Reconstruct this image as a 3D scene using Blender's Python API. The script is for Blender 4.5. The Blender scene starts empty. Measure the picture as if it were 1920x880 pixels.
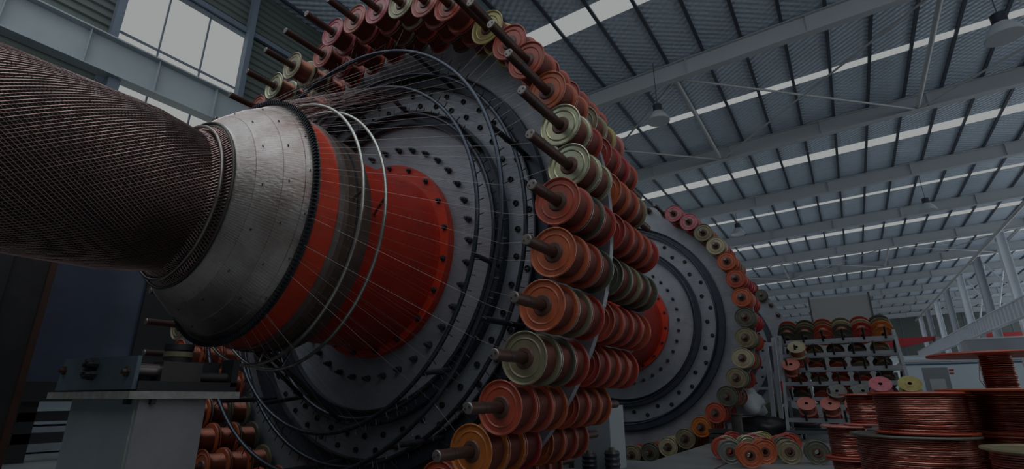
import bpy, math, random
from mathutils import Matrix, Vector
random.seed(7)
C = bpy.context.scene.collection
PI = math.pi
rad = math.radians

# ---------------------------------------------------------------- camera, world, light, exposure
CAM_H = 0.7
R = ((0.8402151993366884, 0.16611151067346025, 0.5161834798067352),
     (0.54225216129536, -0.2556211888641187, -0.8003876569351913),
     (-0.0010061680376804148, 0.9523994822685885, -0.30485113383486784))
cam_data = bpy.data.cameras.new('camera')
cam = bpy.data.objects.new('camera', cam_data)
C.objects.link(cam)
cam.matrix_world = Matrix.Translation((0, 0, CAM_H)) @ Matrix(R).to_4x4()
cam_data.sensor_width = 36.0
cam_data.lens = 955.0 / 1920.0 * 36.0
cam_data.clip_start = 0.05
cam_data.clip_end = 400
bpy.context.scene.camera = cam

SKY = 1.0          # overcast sky, let in where unseen roof and rear wall are left off
GLASS = 0.335       # brightness of the milky roof lights and windows
world = bpy.data.worlds.new('world')
bpy.context.scene.world = world
world.use_nodes = True
wn = world.node_tree
wn.nodes.clear()
wo = wn.nodes.new('ShaderNodeOutputWorld')
wb = wn.nodes.new('ShaderNodeBackground')
wr = wn.nodes.new('ShaderNodeValToRGB')
wt = wn.nodes.new('ShaderNodeTexCoord')
ws = wn.nodes.new('ShaderNodeSeparateXYZ')
wn.links.new(wt.outputs['Generated'], ws.inputs[0])
wmap = wn.nodes.new('ShaderNodeMapRange')
wmap.inputs[1].default_value = -1.0
wmap.inputs[2].default_value = 1.0
wn.links.new(ws.outputs['Z'], wmap.inputs[0])
wn.links.new(wmap.outputs[0], wr.inputs[0])
wr.color_ramp.elements[0].position = 0.49
wr.color_ramp.elements[0].color = (0.88, 0.94, 1.01, 1)      # unseen ground half, brightened to light the roof from below
wr.color_ramp.elements[1].position = 1.0
wr.color_ramp.elements[1].color = (1.32, 1.41, 1.49, 1)      # overcast sky, brightest overhead
e_ = wr.color_ramp.elements.new(0.51); e_.color = (0.90, 0.96, 1.02, 1)
e_ = wr.color_ramp.elements.new(0.68); e_.color = (0.48, 0.52, 0.55, 1)
wn.links.new(wr.outputs[0], wb.inputs[0])
wb.inputs[1].default_value = SKY
wn.links.new(wb.outputs[0], wo.inputs[0])

vs = bpy.context.scene.view_settings
vs.view_transform = 'Standard'
vs.look = 'None'
vs.gamma = 1.0
vs.use_curve_mapping = False
vs.exposure = 0.0
bpy.context.scene.display_settings.display_device = 'sRGB'

# ---------------------------------------------------------------- materials
MATS = {}
def mat(name, col, rough=0.5, metal=0.0, wear=None, wear_amt=0.35, scale=8.0, bump=0.0, bscale=40.0, spec=0.5):
    if name in MATS: return MATS[name]
    m = bpy.data.materials.new(name)
    m.use_nodes = True
    nt = m.node_tree
    b = nt.nodes['Principled BSDF']
    b.inputs['Roughness'].default_value = rough
    b.inputs['Metallic'].default_value = metal
    b.inputs['Specular IOR Level'].default_value = spec
    b.inputs['Base Color'].default_value = (*col, 1)
    tc = nt.nodes.new('ShaderNodeTexCoord')
    if wear is not None:
        n = nt.nodes.new('ShaderNodeTexNoise')
        n.inputs['Scale'].default_value = scale
        n.inputs['Detail'].default_value = 6
        n.inputs['Roughness'].default_value = 0.65
        nt.links.new(tc.outputs['Object'], n.inputs['Vector'])
        r = nt.nodes.new('ShaderNodeValToRGB')
        r.color_ramp.elements[0].position = 0.38
        r.color_ramp.elements[1].position = 0.72
        a = [col[i] * (1 - wear_amt) + wear[i] * wear_amt for i in range(3)]
        r.color_ramp.elements[0].color = (*col, 1)
        r.color_ramp.elements[1].color = (*a, 1)
        nt.links.new(n.outputs['Fac'], r.inputs[0])
        nt.links.new(r.outputs[0], b.inputs['Base Color'])
    if bump > 0:
        n2 = nt.nodes.new('ShaderNodeTexNoise')
        n2.inputs['Scale'].default_value = bscale
        nt.links.new(tc.outputs['Object'], n2.inputs['Vector'])
        bp = nt.nodes.new('ShaderNodeBump')
        bp.inputs['Strength'].default_value = bump
        bp.inputs['Distance'].default_value = 0.02
        nt.links.new(n2.outputs['Fac'], bp.inputs['Height'])
        nt.links.new(bp.outputs[0], b.inputs['Normal'])
    MATS[name] = m
    return m

def emis(name, col, s):
    m = bpy.data.materials.new(name)
    m.use_nodes = True
    nt = m.node_tree
    nt.nodes.clear()
    o = nt.nodes.new('ShaderNodeOutputMaterial')
    e = nt.nodes.new('ShaderNodeEmission')
    e.inputs[0].default_value = (*col, 1)
    e.inputs[1].default_value = s
    nt.links.new(e.outputs[0], o.inputs[0])
    MATS[name] = m
    return m

def wire_mat(name, col, dark, axis, freq, rough=0.35, metal=0.85):
    """copper wire laid in turns: fine ridges along one axis"""
    m = bpy.data.materials.new(name)
    m.use_nodes = True
    nt = m.node_tree
    b = nt.nodes['Principled BSDF']
    b.inputs['Roughness'].default_value = rough
    b.inputs['Metallic'].default_value = metal
    tc = nt.nodes.new('ShaderNodeTexCoord')
    w = nt.nodes.new('ShaderNodeTexWave')
    w.wave_type = 'BANDS'
    w.bands_direction = axis
    w.inputs['Scale'].default_value = freq
    w.inputs['Distortion'].default_value = 2.2
    w.inputs['Detail'].default_value = 3
    w.inputs['Detail Scale'].default_value = 0.6
    nt.links.new(tc.outputs['Object'], w.inputs['Vector'])
    r = nt.nodes.new('ShaderNodeValToRGB')
    r.color_ramp.elements[0].color = (*dark, 1)
    r.color_ramp.elements[1].color = (*col, 1)
    r.color_ramp.elements[0].position = 0.1
    r.color_ramp.elements[1].position = 0.65
    nt.links.new(w.outputs['Fac'], r.inputs[0])
    nt.links.new(r.outputs[0], b.inputs['Base Color'])
    bp = nt.nodes.new('ShaderNodeBump')
    bp.inputs['Strength'].default_value = 0.6
    bp.inputs['Distance'].default_value = 0.006
    nt.links.new(w.outputs['Fac'], bp.inputs['Height'])
    nt.links.new(bp.outputs[0], b.inputs['Normal'])
    MATS[name] = m
    return m

RUST = (0.10, 0.05, 0.03)
mat('paint_orange', (0.470, 0.097, 0.032), 0.42, 0.0, RUST, 0.55, 14)
mat('paint_red_orange', (0.420, 0.060, 0.030), 0.42, 0.0, RUST, 0.55, 14)
mat('paint_red', (0.353, 0.034, 0.025), 0.40, 0.0, RUST, 0.5, 14)
mat('paint_crimson', (0.353, 0.015, 0.029), 0.38, 0.0, RUST, 0.3, 14)
mat('paint_amber', (0.487, 0.134, 0.015), 0.42, 0.0, RUST, 0.5, 14)
mat('paint_salmon', (0.470, 0.134, 0.101), 0.40, 0.0, (0.35, 0.22, 0.20), 0.6, 12)
mat('paint_pink', (0.462, 0.092, 0.118), 0.40, 0.0, (0.45, 0.30, 0.30), 0.6, 12)
mat('zinc_green', (0.36, 0.385, 0.28), 0.30, 0.6, (0.42, 0.36, 0.20), 0.8, 7)
mat('cream', (0.386, 0.353, 0.235), 0.40, 0.15, (0.30, 0.22, 0.12), 0.5, 10)
mat('khaki', (0.218, 0.193, 0.118), 0.45, 0.2, (0.12, 0.09, 0.05), 0.6, 12)
mat('dark_green', (0.075, 0.08, 0.062), 0.45, 0.2, (0.14, 0.12, 0.08), 0.6, 12)
mat('yellow_green', (0.378, 0.361, 0.118), 0.38, 0.1, (0.30, 0.10, 0.05), 0.6, 9)
mat('grey_flange', (0.20, 0.20, 0.19), 0.45, 0.3, (0.08, 0.07, 0.06), 0.6, 12)
mat('rod_steel', (0.075, 0.048, 0.042), 0.5, 0.55, (0.12, 0.05, 0.03), 0.6, 20)
mat('rod_end', (0.22, 0.20, 0.19), 0.45, 0.7, RUST, 0.5, 30)
mat('black', (0.012, 0.013, 0.015), 0.5)
mat('black_steel', (0.035, 0.040, 0.050), 0.38, 0.4, (0.08, 0.09, 0.11), 0.5, 10)
mat('band_blue', (0.035, 0.046, 0.068), 0.42, 0.3, (0.08, 0.09, 0.11), 0.5, 5)
mat('hoop_black', (0.07, 0.085, 0.11), 0.30, 0.75, (0.03, 0.03, 0.04), 0.5, 12)
mat('hoop_pale', (0.48, 0.50, 0.46), 0.28, 0.85, (0.16, 0.15, 0.13), 0.5, 10)
mat('copper', (0.50, 0.17, 0.11), 0.35, 0.8)
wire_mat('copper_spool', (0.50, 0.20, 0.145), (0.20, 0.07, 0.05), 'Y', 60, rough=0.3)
wire_mat('copper_reel', (0.62, 0.27, 0.21), (0.15, 0.05, 0.042), 'Z', 26, rough=0.27, metal=0.9)
mat('wire_pale', (0.26, 0.22, 0.21), 0.3, 0.8)
mat('wire_copper', (0.26, 0.13, 0.115), 0.35, 0.8)
mat('braid_wire', (0.48, 0.31, 0.28), 0.30, 0.95, (0.20, 0.14, 0.14), 0.6, 6)
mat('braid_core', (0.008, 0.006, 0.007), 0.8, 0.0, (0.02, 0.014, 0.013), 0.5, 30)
mat('red_drum', (0.50, 0.030, 0.012), 0.42, 0.0, (0.20, 0.015, 0.010), 0.6, 3)
mat('flange_orange', (0.62, 0.045, 0.016), 0.42, 0.0, (0.30, 0.02, 0.01), 0.5, 6)
mat('orange_band', (0.62, 0.05, 0.016), 0.42, 0.0, (0.22, 0.02, 0.012), 0.5, 6)
mat('brown_drum', (0.13, 0.085, 0.068), 0.5, 0.2, (0.05, 0.035, 0.03), 0.7, 7)
mat('dark_blue_panel', (0.055, 0.07, 0.11), 0.34, 0.3, (0.02, 0.025, 0.04), 0.7, 1.2)
mat('dark_column', (0.016, 0.016, 0.018), 0.5, 0.2, (0.05, 0.05, 0.05), 0.4, 4)
mat('rust_edge', (0.055, 0.018, 0.009), 0.6, 0.1, (0.02, 0.015, 0.012), 0.9, 3)
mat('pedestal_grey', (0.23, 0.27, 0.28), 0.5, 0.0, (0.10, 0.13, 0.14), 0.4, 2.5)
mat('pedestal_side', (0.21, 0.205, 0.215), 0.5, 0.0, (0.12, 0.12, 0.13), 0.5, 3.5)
mat('pedestal_plate', (0.30, 0.31, 0.29), 0.55, 0.1, (0.12, 0.09, 0.06), 0.6, 14)
mat('bearing_blue', (0.10, 0.145, 0.175), 0.42, 0.2, (0.04, 0.05, 0.06), 0.6, 5)
mat('steel_dark', (0.06, 0.055, 0.055), 0.42, 0.6, (0.12, 0.09, 0.07), 0.4, 9)
mat('shaft_steel', (0.28, 0.24, 0.23), 0.3, 0.85, (0.10, 0.08, 0.07), 0.5, 12)
mat('wall_sheet', (0.12, 0.145, 0.135), 0.5, 0.1, (0.09, 0.11, 0.10), 0.5, 0.8)
mat('column_blue', (0.15, 0.19, 0.24), 0.5, 0.0, (0.10, 0.12, 0.15), 0.4, 1)
mat('crane_beam', (0.40, 0.46, 0.48), 0.5, 0.0, (0.28, 0.33, 0.36), 0.5, 0.8)
mat('rafter_grey', (0.50, 0.54, 0.56), 0.55, 0.0, (0.42, 0.45, 0.47), 0.4, 0.7)
mat('purlin_dark', (0.06, 0.075, 0.10), 0.5, 0.1)
mat('pipe_grey', (0.48, 0.50, 0.50), 0.5)
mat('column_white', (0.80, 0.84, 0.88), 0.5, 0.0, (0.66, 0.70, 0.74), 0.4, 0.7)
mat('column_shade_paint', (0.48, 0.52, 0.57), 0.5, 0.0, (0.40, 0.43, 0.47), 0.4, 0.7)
mat('floor_mat', (0.22, 0.235, 0.24), 0.40, 0.0, (0.10, 0.105, 0.11), 0.8, 0.9, 0.1, 8)
mat('pit_dark', (0.03, 0.03, 0.03), 0.8)
mat('rack_grey', (0.22, 0.235, 0.26), 0.45, 0.2, (0.15, 0.155, 0.17), 0.4, 3)
mat('rack_dark', (0.06, 0.065, 0.07), 0.5, 0.2)
mat('white_panel', (0.36, 0.37, 0.37), 0.6, 0.0, (0.31, 0.32, 0.33), 0.5, 0.6)
mat('cab_grey', (0.32, 0.35, 0.38), 0.5, 0.0, (0.24, 0.26, 0.29), 0.5, 2)
mat('label_blue', (0.03, 0.10, 0.28), 0.4)
mat('label_white', (0.55, 0.57, 0.58), 0.5)
mat('red_crane', (0.42, 0.018, 0.025), 0.45)
mat('bag_white', (0.52, 0.56, 0.60), 0.6, 0.0, (0.36, 0.38, 0.41), 0.4, 6, 0.5, 12)
mat('bag_black', (0.014, 0.015, 0.019), 0.45, 0.0, None, 0, 1, 0.5, 12)
mat('booth_white', (0.66, 0.76, 0.82), 0.5, 0.0, (0.55, 0.65, 0.70), 0.5, 1.0)
mat('booth_blue', (0.05, 0.11, 0.22), 0.5)
mat('booth_grey', (0.28, 0.30, 0.33), 0.5)
mat('rail_yellow', (0.42, 0.26, 0.05), 0.5)
mat('lamp_glass', (0.62, 0.66, 0.68), 0.25, 0.3)
mat('rubber', (0.03, 0.03, 0.03), 0.7)
mat('clutter_teal', (0.10, 0.18, 0.20), 0.5)
emis('window_light', (0.97, 1.0, 0.985), GLASS)
emis('skylight_panel', (0.96, 1.0, 0.985), GLASS)

def plate_mat():
    """grey painted disc plate, scratched by wires"""
    m = mat('plate_grey', (0.31, 0.33, 0.365), 0.36, 0.25, (0.16, 0.17, 0.20), 0.7, 2.2)
    nt = m.node_tree
    b = nt.nodes['Principled BSDF']
    tc = nt.nodes.new('ShaderNodeTexCoord')
    mp = nt.nodes.new('ShaderNodeMapping')
    mp.inputs['Scale'].default_value = (1.5, 1, 60)
    mp.inputs['Rotation'].default_value = (0, rad(8), 0)
    n = nt.nodes.new('ShaderNodeTexNoise')
    n.inputs['Scale'].default_value = 1.6
    nt.links.new(tc.outputs['Object'], mp.inputs[0])
    nt.links.new(mp.outputs[0], n.inputs['Vector'])
    bp = nt.nodes.new('ShaderNodeBump')
    bp.inputs['Strength'].default_value = 0.25
    bp.inputs['Distance'].default_value = 0.01
    nt.links.new(n.outputs['Fac'], bp.inputs['Height'])
    nt.links.new(bp.outputs[0], b.inputs['Normal'])
plate_mat()

def cone_mat():
    m = mat('cone_steel', (0.42, 0.39, 0.37), 0.38, 0.8, (0.17, 0.105, 0.085), 0.95, 2.6)
    nt = m.node_tree
    b = nt.nodes['Principled BSDF']
    n = nt.nodes.new('ShaderNodeTexNoise')
    tc = nt.nodes.new('ShaderNodeTexCoord')
    mp = nt.nodes.new('ShaderNodeMapping')
    mp.inputs['Scale'].default_value = (30, 2, 30)
    nt.links.new(tc.outputs['Object'], mp.inputs[0])
    nt.links.new(mp.outputs[0], n.inputs['Vector'])
    n.inputs['Scale'].default_value = 1.5
    bp = nt.nodes.new('ShaderNodeBump')
    bp.inputs['Strength'].default_value = 0.35
    bp.inputs['Distance'].default_value = 0.01
    nt.links.new(n.outputs['Fac'], bp.inputs['Height'])
    nt.links.new(bp.outputs[0], b.inputs['Normal'])
cone_mat()

def roof_mat():
    """quilted foil insulation above the purlins"""
    m = mat('roof_foil', (0.62, 0.72, 0.82), 0.45, 0.0, (0.50, 0.59, 0.68), 0.8, 0.5)
    nt = m.node_tree
    b = nt.nodes['Principled BSDF']
    tc = nt.nodes.new('ShaderNodeTexCoord')
    hs = []
    for a in (0.9, -0.9):
        mp = nt.nodes.new('ShaderNodeMapping')
        mp.inputs['Rotation'].default_value = (0, 0, a)
        nt.links.new(tc.outputs['Object'], mp.inputs[0])
        w = nt.nodes.new('ShaderNodeTexWave')
        w.inputs['Scale'].default_value = 1.6
        w.inputs['Distortion'].default_value = 0.8
        nt.links.new(mp.outputs[0], w.inputs['Vector'])
        hs.append(w)
    ad = nt.nodes.new('ShaderNodeMath'); ad.operation = 'ADD'
    nt.links.new(hs[0].outputs['Fac'], ad.inputs[0])
    nt.links.new(hs[1].outputs['Fac'], ad.inputs[1])
    bp = nt.nodes.new('ShaderNodeBump')
    bp.inputs['Strength'].default_value = 0.7
    bp.inputs['Distance'].default_value = 0.03
    nt.links.new(ad.outputs[0], bp.inputs['Height'])
    nt.links.new(bp.outputs[0], b.inputs['Normal'])
roof_mat()

# ---------------------------------------------------------------- mesh builder
class MB:
    def __init__(s): s.v = []; s.f = []; s.m = []; s.mats = []; s.sm = []
    def mi(s, m):
        if m not in s.mats: s.mats.append(m)
        return s.mats.index(m)
    def add(s, vs_, fs, m, smooth=False):
        o = len(s.v); s.v += [tuple(p) for p in vs_]; k = s.mi(m)
        for f in fs:
            s.f.append(tuple(i + o for i in f)); s.m.append(k); s.sm.append(smooth)
    def box(s, a, b, m, rz=0.0, c=None, M=None):
        x0, y0, z0 = a; x1, y1, z1 = b
        vs_ = [Vector(p) for p in ((x0,y0,z0),(x1,y0,z0),(x1,y1,z0),(x0,y1,z0),(x0,y0,z1),(x1,y0,z1),(x1,y1,z1),(x0,y1,z1))]
        if M is not None: vs_ = [M @ p for p in vs_]
        s.add(vs_, [(0,3,2,1),(4,5,6,7),(0,1,5,4),(1,2,6,5),(2,3,7,6),(3,0,4,7)], m)
    def tube(s, pts, r, m, n=8, closed=False, caps=True, r2=None):
        pts = [Vector(p) for p in pts]; N = len(pts); rings = []
        prev = None
        for i, p in enumerate(pts):
            if closed: t = pts[(i+1) % N] - pts[i-1]
            else: t = pts[min(i+1, N-1)] - pts[max(i-1, 0)]
            t.normalize()
            if prev is None:
                u = t.orthogonal().normalized()
            else:
                u = (prev - t * prev.dot(t)); u = u.normalized() if u.length > 1e-6 else t.orthogonal().normalized()
            prev = u; w = t.cross(u)
            rr = r if r2 is None else r + (r2 - r) * i / (N - 1)
            rings.append([p + (u * math.cos(2*PI*k/n) + w * math.sin(2*PI*k/n)) * rr for k in range(n)])
        vs_ = [q for g in rings for q in g]; fs = []
        for i in range(N if closed else N-1):
            j = (i+1) % N
            for k in range(n):
                l = (k+1) % n
                fs.append((i*n+k, i*n+l, j*n+l, j*n+k))
        s.add(vs_, fs, m, n > 5)
        if caps and not closed:
            s.add(rings[0], [tuple(range(n))[::-1]], m); s.add(rings[-1], [tuple(range(n))], m)
    def lathe(s, prof, m, n=48, smooth=True, close=False, M=None, sharp=True, ax='Y'):
        """prof: list of (y, r) about local Y (or Z); m one material or list per segment"""
        segs = list(zip(prof, prof[1:])) + ([(prof[-1], prof[0])] if close else [])
        for q, (a, b) in enumerate(segs):
            if a == b: continue
            vs_ = []
            for (y, r) in (a, b):
                for k in range(n):
                    c_, s_ = r*math.cos(2*PI*k/n), r*math.sin(2*PI*k/n)
                    p = Vector((c_, y, s_)) if ax == 'Y' else Vector((-c_, s_, y))
                    vs_.append(M @ p if M is not None else p)
            fs = [(k, (k+1) % n, n+(k+1) % n, n+k) for k in range(n)]
            s.add(vs_, fs, m[q] if isinstance(m, list) else m, smooth)
    def ring(s, c, Rr, r, m, n=96, k=8):
        s.tube([(c[0]+Rr*math.cos(2*PI*i/n), c[1], c[2]+Rr*math.sin(2*PI*i/n)) for i in range(n)], r, m, n=k, closed=True)
    def mesh(s, name):
        me = bpy.data.meshes.new(name)
        me.from_pydata(s.v, [], s.f)
        for m in s.mats: me.materials.append(MATS[m])
        me.polygons.foreach_set('material_index', s.m)
        me.polygons.foreach_set('use_smooth', s.sm)
        me.update()
        return me
    def build(s, name, parent=None, loc=None):
        o = bpy.data.objects.new(name, s.mesh(name)); C.objects.link(o)
        if parent is not None: o.parent = parent
        if loc is not None: o.location = loc
        return o

def thing(name, label, cat, loc=(0, 0, 0), rot=(0, 0, 0), group=None):
    o = bpy.data.objects.new(name, None); C.objects.link(o)
    o.empty_display_size = 0.1
    o.location = loc; o.rotation_euler = rot
    o['label'] = label; o['category'] = cat
    if group: o['group'] = group
    return o
def tag(o, label, cat, group=None, kind=None):
    o['label'] = label; o['category'] = cat
    if group: o['group'] = group
    if kind: o['kind'] = kind
    return o
def struct(mb, name, parent=None):
    o = mb.build(name, parent); o['kind'] = 'structure'; return o
def part(name, me, parent, loc=(0,0,0), rot=(0,0,0)):
    o = bpy.data.objects.new(name, me); C.objects.link(o); o.parent = parent
    o.location = loc; o.rotation_euler = rot
    return o

# ---------------------------------------------------------------- the hall
XL, XR = -12.5, 22.5
XCOL = 10.2
Y0, Y1 = 3.0, 95.0
def zroof(x): return CAM_H + 11.5 + 0.03 * (x if x < 14 else 28 - x)
PITS = [(-5.9, -2.15, 1.9, 5.0), (-6.1, -2.1, 6.2, 11.4), (-6.1, -2.1, 14.2, 18.6)]
b = MB()
FX0, FX1 = -14.0, XR
ys = sorted({-4.0, Y1} | {y for p in PITS for y in p[2:]})
for ya, yb in zip(ys, ys[1:]):
    pit = next((p for p in PITS if p[2] == ya and p[3] == yb), None)
    if pit:
        b.box((FX0, ya, -0.2), (pit[0], yb, 0), 'floor_mat'); b.box((pit[1], ya, -0.2), (FX1, yb, 0), 'floor_mat')
    else:
        b.box((FX0, ya, -0.2), (FX1, yb, 0), 'floor_mat')
for (xa, xb, ya, yb) in PITS:
    b.box((xa-.1, ya-.1, -0.95), (xb+.1, yb+.1, -0.85), 'pit_dark')
    b.box((xa-.1, ya-.1, -0.85), (xa, yb+.1, -0.2), 'pit_dark'); b.box((xb, ya-.1, -0.85), (xb+.1, yb+.1, -0.2), 'pit_dark')
    b.box((xa, ya-.1, -0.85), (xb, ya, -0.2), 'pit_dark'); b.box((xa, yb, -0.85), (xb, yb+.1, -0.2), 'pit_dark')
# expansion joints
for x in (-1.35, 3.0):
    b.box((x, 5.2, 0.0), (x+0.02, 60, 0.002), 'pit_dark')
struct(b, 'floor')

# ceiling with slots for the roof lights
SKY_Y = [12.3 + 7.7*k for k in range(-1, 11)]
RAF_Y = [16.1 + 7.7*k for k in range(-1, 11)]
SKW = [0.85, 0.42]
b = MB()
edges = []
for i, y in enumerate(SKY_Y):
    w_ = SKW[(i+1) % 2] if i > 0 else 0.6
    edges.append((y - w_/2, y + w_/2))
prev = Y0
for (a, c) in edges + [(Y1, Y1)]:
    for (xa, xb) in ((XL, 14.0), (14.0, XR)):
        za, zb = zroof(xa), zroof(xb)
        b.add([(xa,prev,za),(xb,prev,zb),(xb,a,zb),(xa,a,za),(xa,prev,za+.12),(xb,prev,zb+.12),(xb,a,zb+.12),(xa,a,za+.12)],
              [(0,1,2,3),(7,6,5,4),(0,4,5,1),(3,2,6,7)], 'roof_foil')
    prev = c
ceiling = struct(b, 'ceiling')
for i, (a, c) in enumerate(edges):
    b = MB()
    for (xa, xb) in ((XL, 14.0), (14.0, XR)):
        za, zb = zroof(xa)-.004, zroof(xb)-.004
        b.add([(xa,a,za),(xb,a,zb),(xb,c,zb),(xa,c,za),(xa,a,za+.03),(xb,a,zb+.03),(xb,c,zb+.03),(xa,c,za+.03)],
              [(0,1,2,3),(7,6,5,4),(0,4,5,1),(3,2,6,7)], 'skylight_panel')
    struct(b, 'window_%d' % (i + 10))
# purlins along the hall
x = -12.2
while x < XR - .3:
    b = MB(); z = zroof(x)
    b.box((x-.05, Y0, z-.075), (x+.05, Y1, z-.006), 'purlin_dark')
    b.build('purlin', ceiling)
    x += 1.215
# rafters across the hall
for y in RAF_Y:
    b = MB()
    for (xa, xb) in ((XL+.1, 14.0), (14.0, XR-.1)):
        for (dy, z0, z1) in ((.01, -.70, -.10), (.14, -.74, -.70), (.12, -.10, -.078)):
            za, zb = zroof(xa), zroof(xb)
            b.add([(xa,y-dy,za+z0),(xb,y-dy,zb+z0),(xb,y+dy,zb+z0),(xa,y+dy,za+z0),(xa,y-dy,za+z1),(xb,y-dy,zb+z1),(xb,y+dy,zb+z1),(xa,y+dy,za+z1)],
                  [(0,3,2,1),(4,5,6,7),(0,1,5,4),(1,2,6,5),(2,3,7,6),(3,0,4,7)], 'rafter_grey')
    xx = -10.5
    while xx < 21:
        z = zroof(xx)
        b.box((xx-.01, y-.10, z-.70), (xx+.01, y+.10, z-.10), 'rafter_grey')
        xx += 3.7
    b.build('rafter', ceiling)
# strut pipes and crossed tie rods in the braced bays
def zt(x): return zroof(x) - 0.62
for (ya, yb) in ((16.1, 23.8), (46.9, 54.6)):
    for x in (-11.0, -3.55, 3.95, 11.4):
        b = MB(); b.tube([(x, ya, zt(x)), (x, yb, zt(x))], 0.075, 'pipe_grey', 10); b.build('strut_pipe', ceiling)
    for xa in (-11.0, -3.55, 3.95):
        xb = xa + 7.5
        for (p, q) in (((xa, ya), (xb, yb)), ((xa, yb), (xb, ya))):
            b = MB(); b.tube([(p[0], p[1], zt(p[0])-.05), (q[0], q[1], zt(q[0])-.05)], 0.04, 'pipe_grey', 6); b.build('tie_rod', ceiling)
b = MB(); b.tube([(3.5, 8.4, 11.3), (3.9, 16.1, 11.5)], 0.03, 'pipe_grey', 6); b.build('tie_rod', ceiling)

# left wall: horizontal corrugated sheet with window openings
WT, WB = 10.2, 4.3
WZ1 = CAM_H + 9.5
def corr(mb, y0_, y1_, z0_, z1_, x=XL, pitch=0.2, d=0.05):
    z = z0_; vs_ = []; 
    seq = []
    while z < z1_ - 1e-6:
        for (dz, dx) in ((0, 0), (.3, 0), (.45, d), (.85, d)):
            zz = z + dz*pitch
            if zz < z1_: seq.append((x+dx, zz))
        z += pitch
    seq.append((x, z1_))
    for (xx, zz) in seq: vs_ += [(xx, y0_, zz), (xx, y1_, zz)]
    mb.add(vs_, [(2*i, 2*i+2, 2*i+3, 2*i+1) for i in range(len(seq)-1)], 'wall_sheet')
W_OPEN = [(-2.55, 0.25), (3.06, 5.87), (19.0, 21.8), (24.6, 27.4), (36, 38.8), (47, 49.8), (58, 60.8)]
b = MB()
prev = -4.0
ztop = zroof(XL)
for (a, c) in W_OPEN + [(Y1, Y1)]:
    corr(b, prev, a, 5.5 if prev > 26 else 0.0, ztop)      # far lower wall, unseen, left out to light the hall from the left
    if a < Y1:
        corr(b, a, c, WZ1 if a < 26 else 5.5, ztop)
        if a < 26: corr(b, a, c, 0.0, WB)
    prev = c
wl = struct(b, 'wall_left')
for i, (a, c) in enumerate(W_OPEN):
    if a > 26: continue
    b = MB(); b.box((XL-.10, a, WB), (XL-.06, c, WZ1), 'window_light')
    w_ = struct(b, 'window_%d' % (i+1))
    f = MB()
    s3 = (c-a)/3
    for k in (1, 2): f.box((XL-.05, a+k*s3-.014, WB), (XL+.0, a+k*s3+.014, WZ1), 'column_blue')
    for z in (CAM_H+7.83, WB+1.2): f.box((XL-.052, a, z-.02), (XL-.002, c, z+.02), 'column_blue')
    for z in (WB, WZ1-.06): f.box((XL-.05, a, z), (XL+.08, c, z+.06), 'column_blue')
    f.build('window_frame', w_)
# wall columns and girts
b = MB()
yy = 3.06 - 5.62
while yy < 60:
    b.box((XL+.06, yy-.07, 0), (XL+.28, yy+.07, ztop), 'column_blue')
    yy += 2.81
b.box((XL+.06, -4, WZ1+.02), (XL+.16, 60, WZ1+.16), 'column_blue')
struct(b, 'trim_1')
# end wall and right wall
b = MB()
b.box((XL, Y1, 0), (XR, Y1+.2, 13.5), 'wall_sheet')
x = XL+.5
while x < XR:
    b.box((x, Y1-.06, 0), (x+.12, Y1, 12), 'column_blue'); x += 2.4
struct(b, 'wall_back')
# unseen right side left open between posts to let light under the roof
b = MB()
for k in range(12): b.box((XR-.2, 8.4+7.7*k, 0), (XR, 8.7+7.7*k, zroof(XR)), 'column_blue')
struct(b, 'trim_2')
b = MB(); b.box((XR, -4.0, 0), (XR+.1, 14.0, 9.0), 'wall_sheet'); struct(b, 'wall_right')  # unseen stretch of wall added to keep side light off the machine
b = MB(); b.box((XL-.1, -4.2, 0), (XR, -4.0, 6.0), 'wall_sheet'); struct(b, 'wall_rear')  # unseen wall added behind the viewer, height set to block low light

# crane runway girder on the left wall
g = thing('runway_girder', 'pale grey crane runway girder running along the left wall below the windows', 'girder', (-11.5, 0, 6.8))
bx, bz0, bz1 = -11.5, CAM_H+6.12, CAM_H+6.93
b = MB(); b.box((bx-.01, -4, bz0+.03), (bx+.01, 90, bz1-.03), 'crane_beam')
b.build('web', g, (0,0,0)); g.location = (0,0,0)
b = MB(); b.box((bx-.15, -4, bz0), (bx+.15, 90, bz0+.03), 'crane_beam'); b.build('lower_flange', g)
b = MB(); b.box((bx-.17, -4, bz1-.03), (bx+.17, 90, bz1), 'crane_beam'); b.box((bx-.04, -4, bz1), (bx+.04, 90, bz1+.08), 'column_blue'); b.build('upper_flange', g)
y = -3.6
while y < 59:
    b = MB(); b.box((bx+.01, y-.006, bz0+.03), (bx+.13, y+.006, bz1-.03), 'crane_beam'); y += 1.22
    b.build('stiffener', g)
yy = 3.06
while yy < 60:
    b = MB(); b.box((bx-.8, yy-.1, bz0-.25), (bx+.05, yy+.1, bz0-.002), 'column_blue'); yy += 5.62
    b.build('bracket', g)

# ---------------------------------------------------------------- stranding wheels
AX, AZ = -3.7775, 2.0155
N_ROD = 44
PH0 = -2.7; STEP = 360.0 / N_ROD
def ring_pt(c, Rr, deg, y): return (c[0] + Rr*math.cos(rad(deg)), y, c[2] + Rr*math.sin(rad(deg)))

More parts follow.
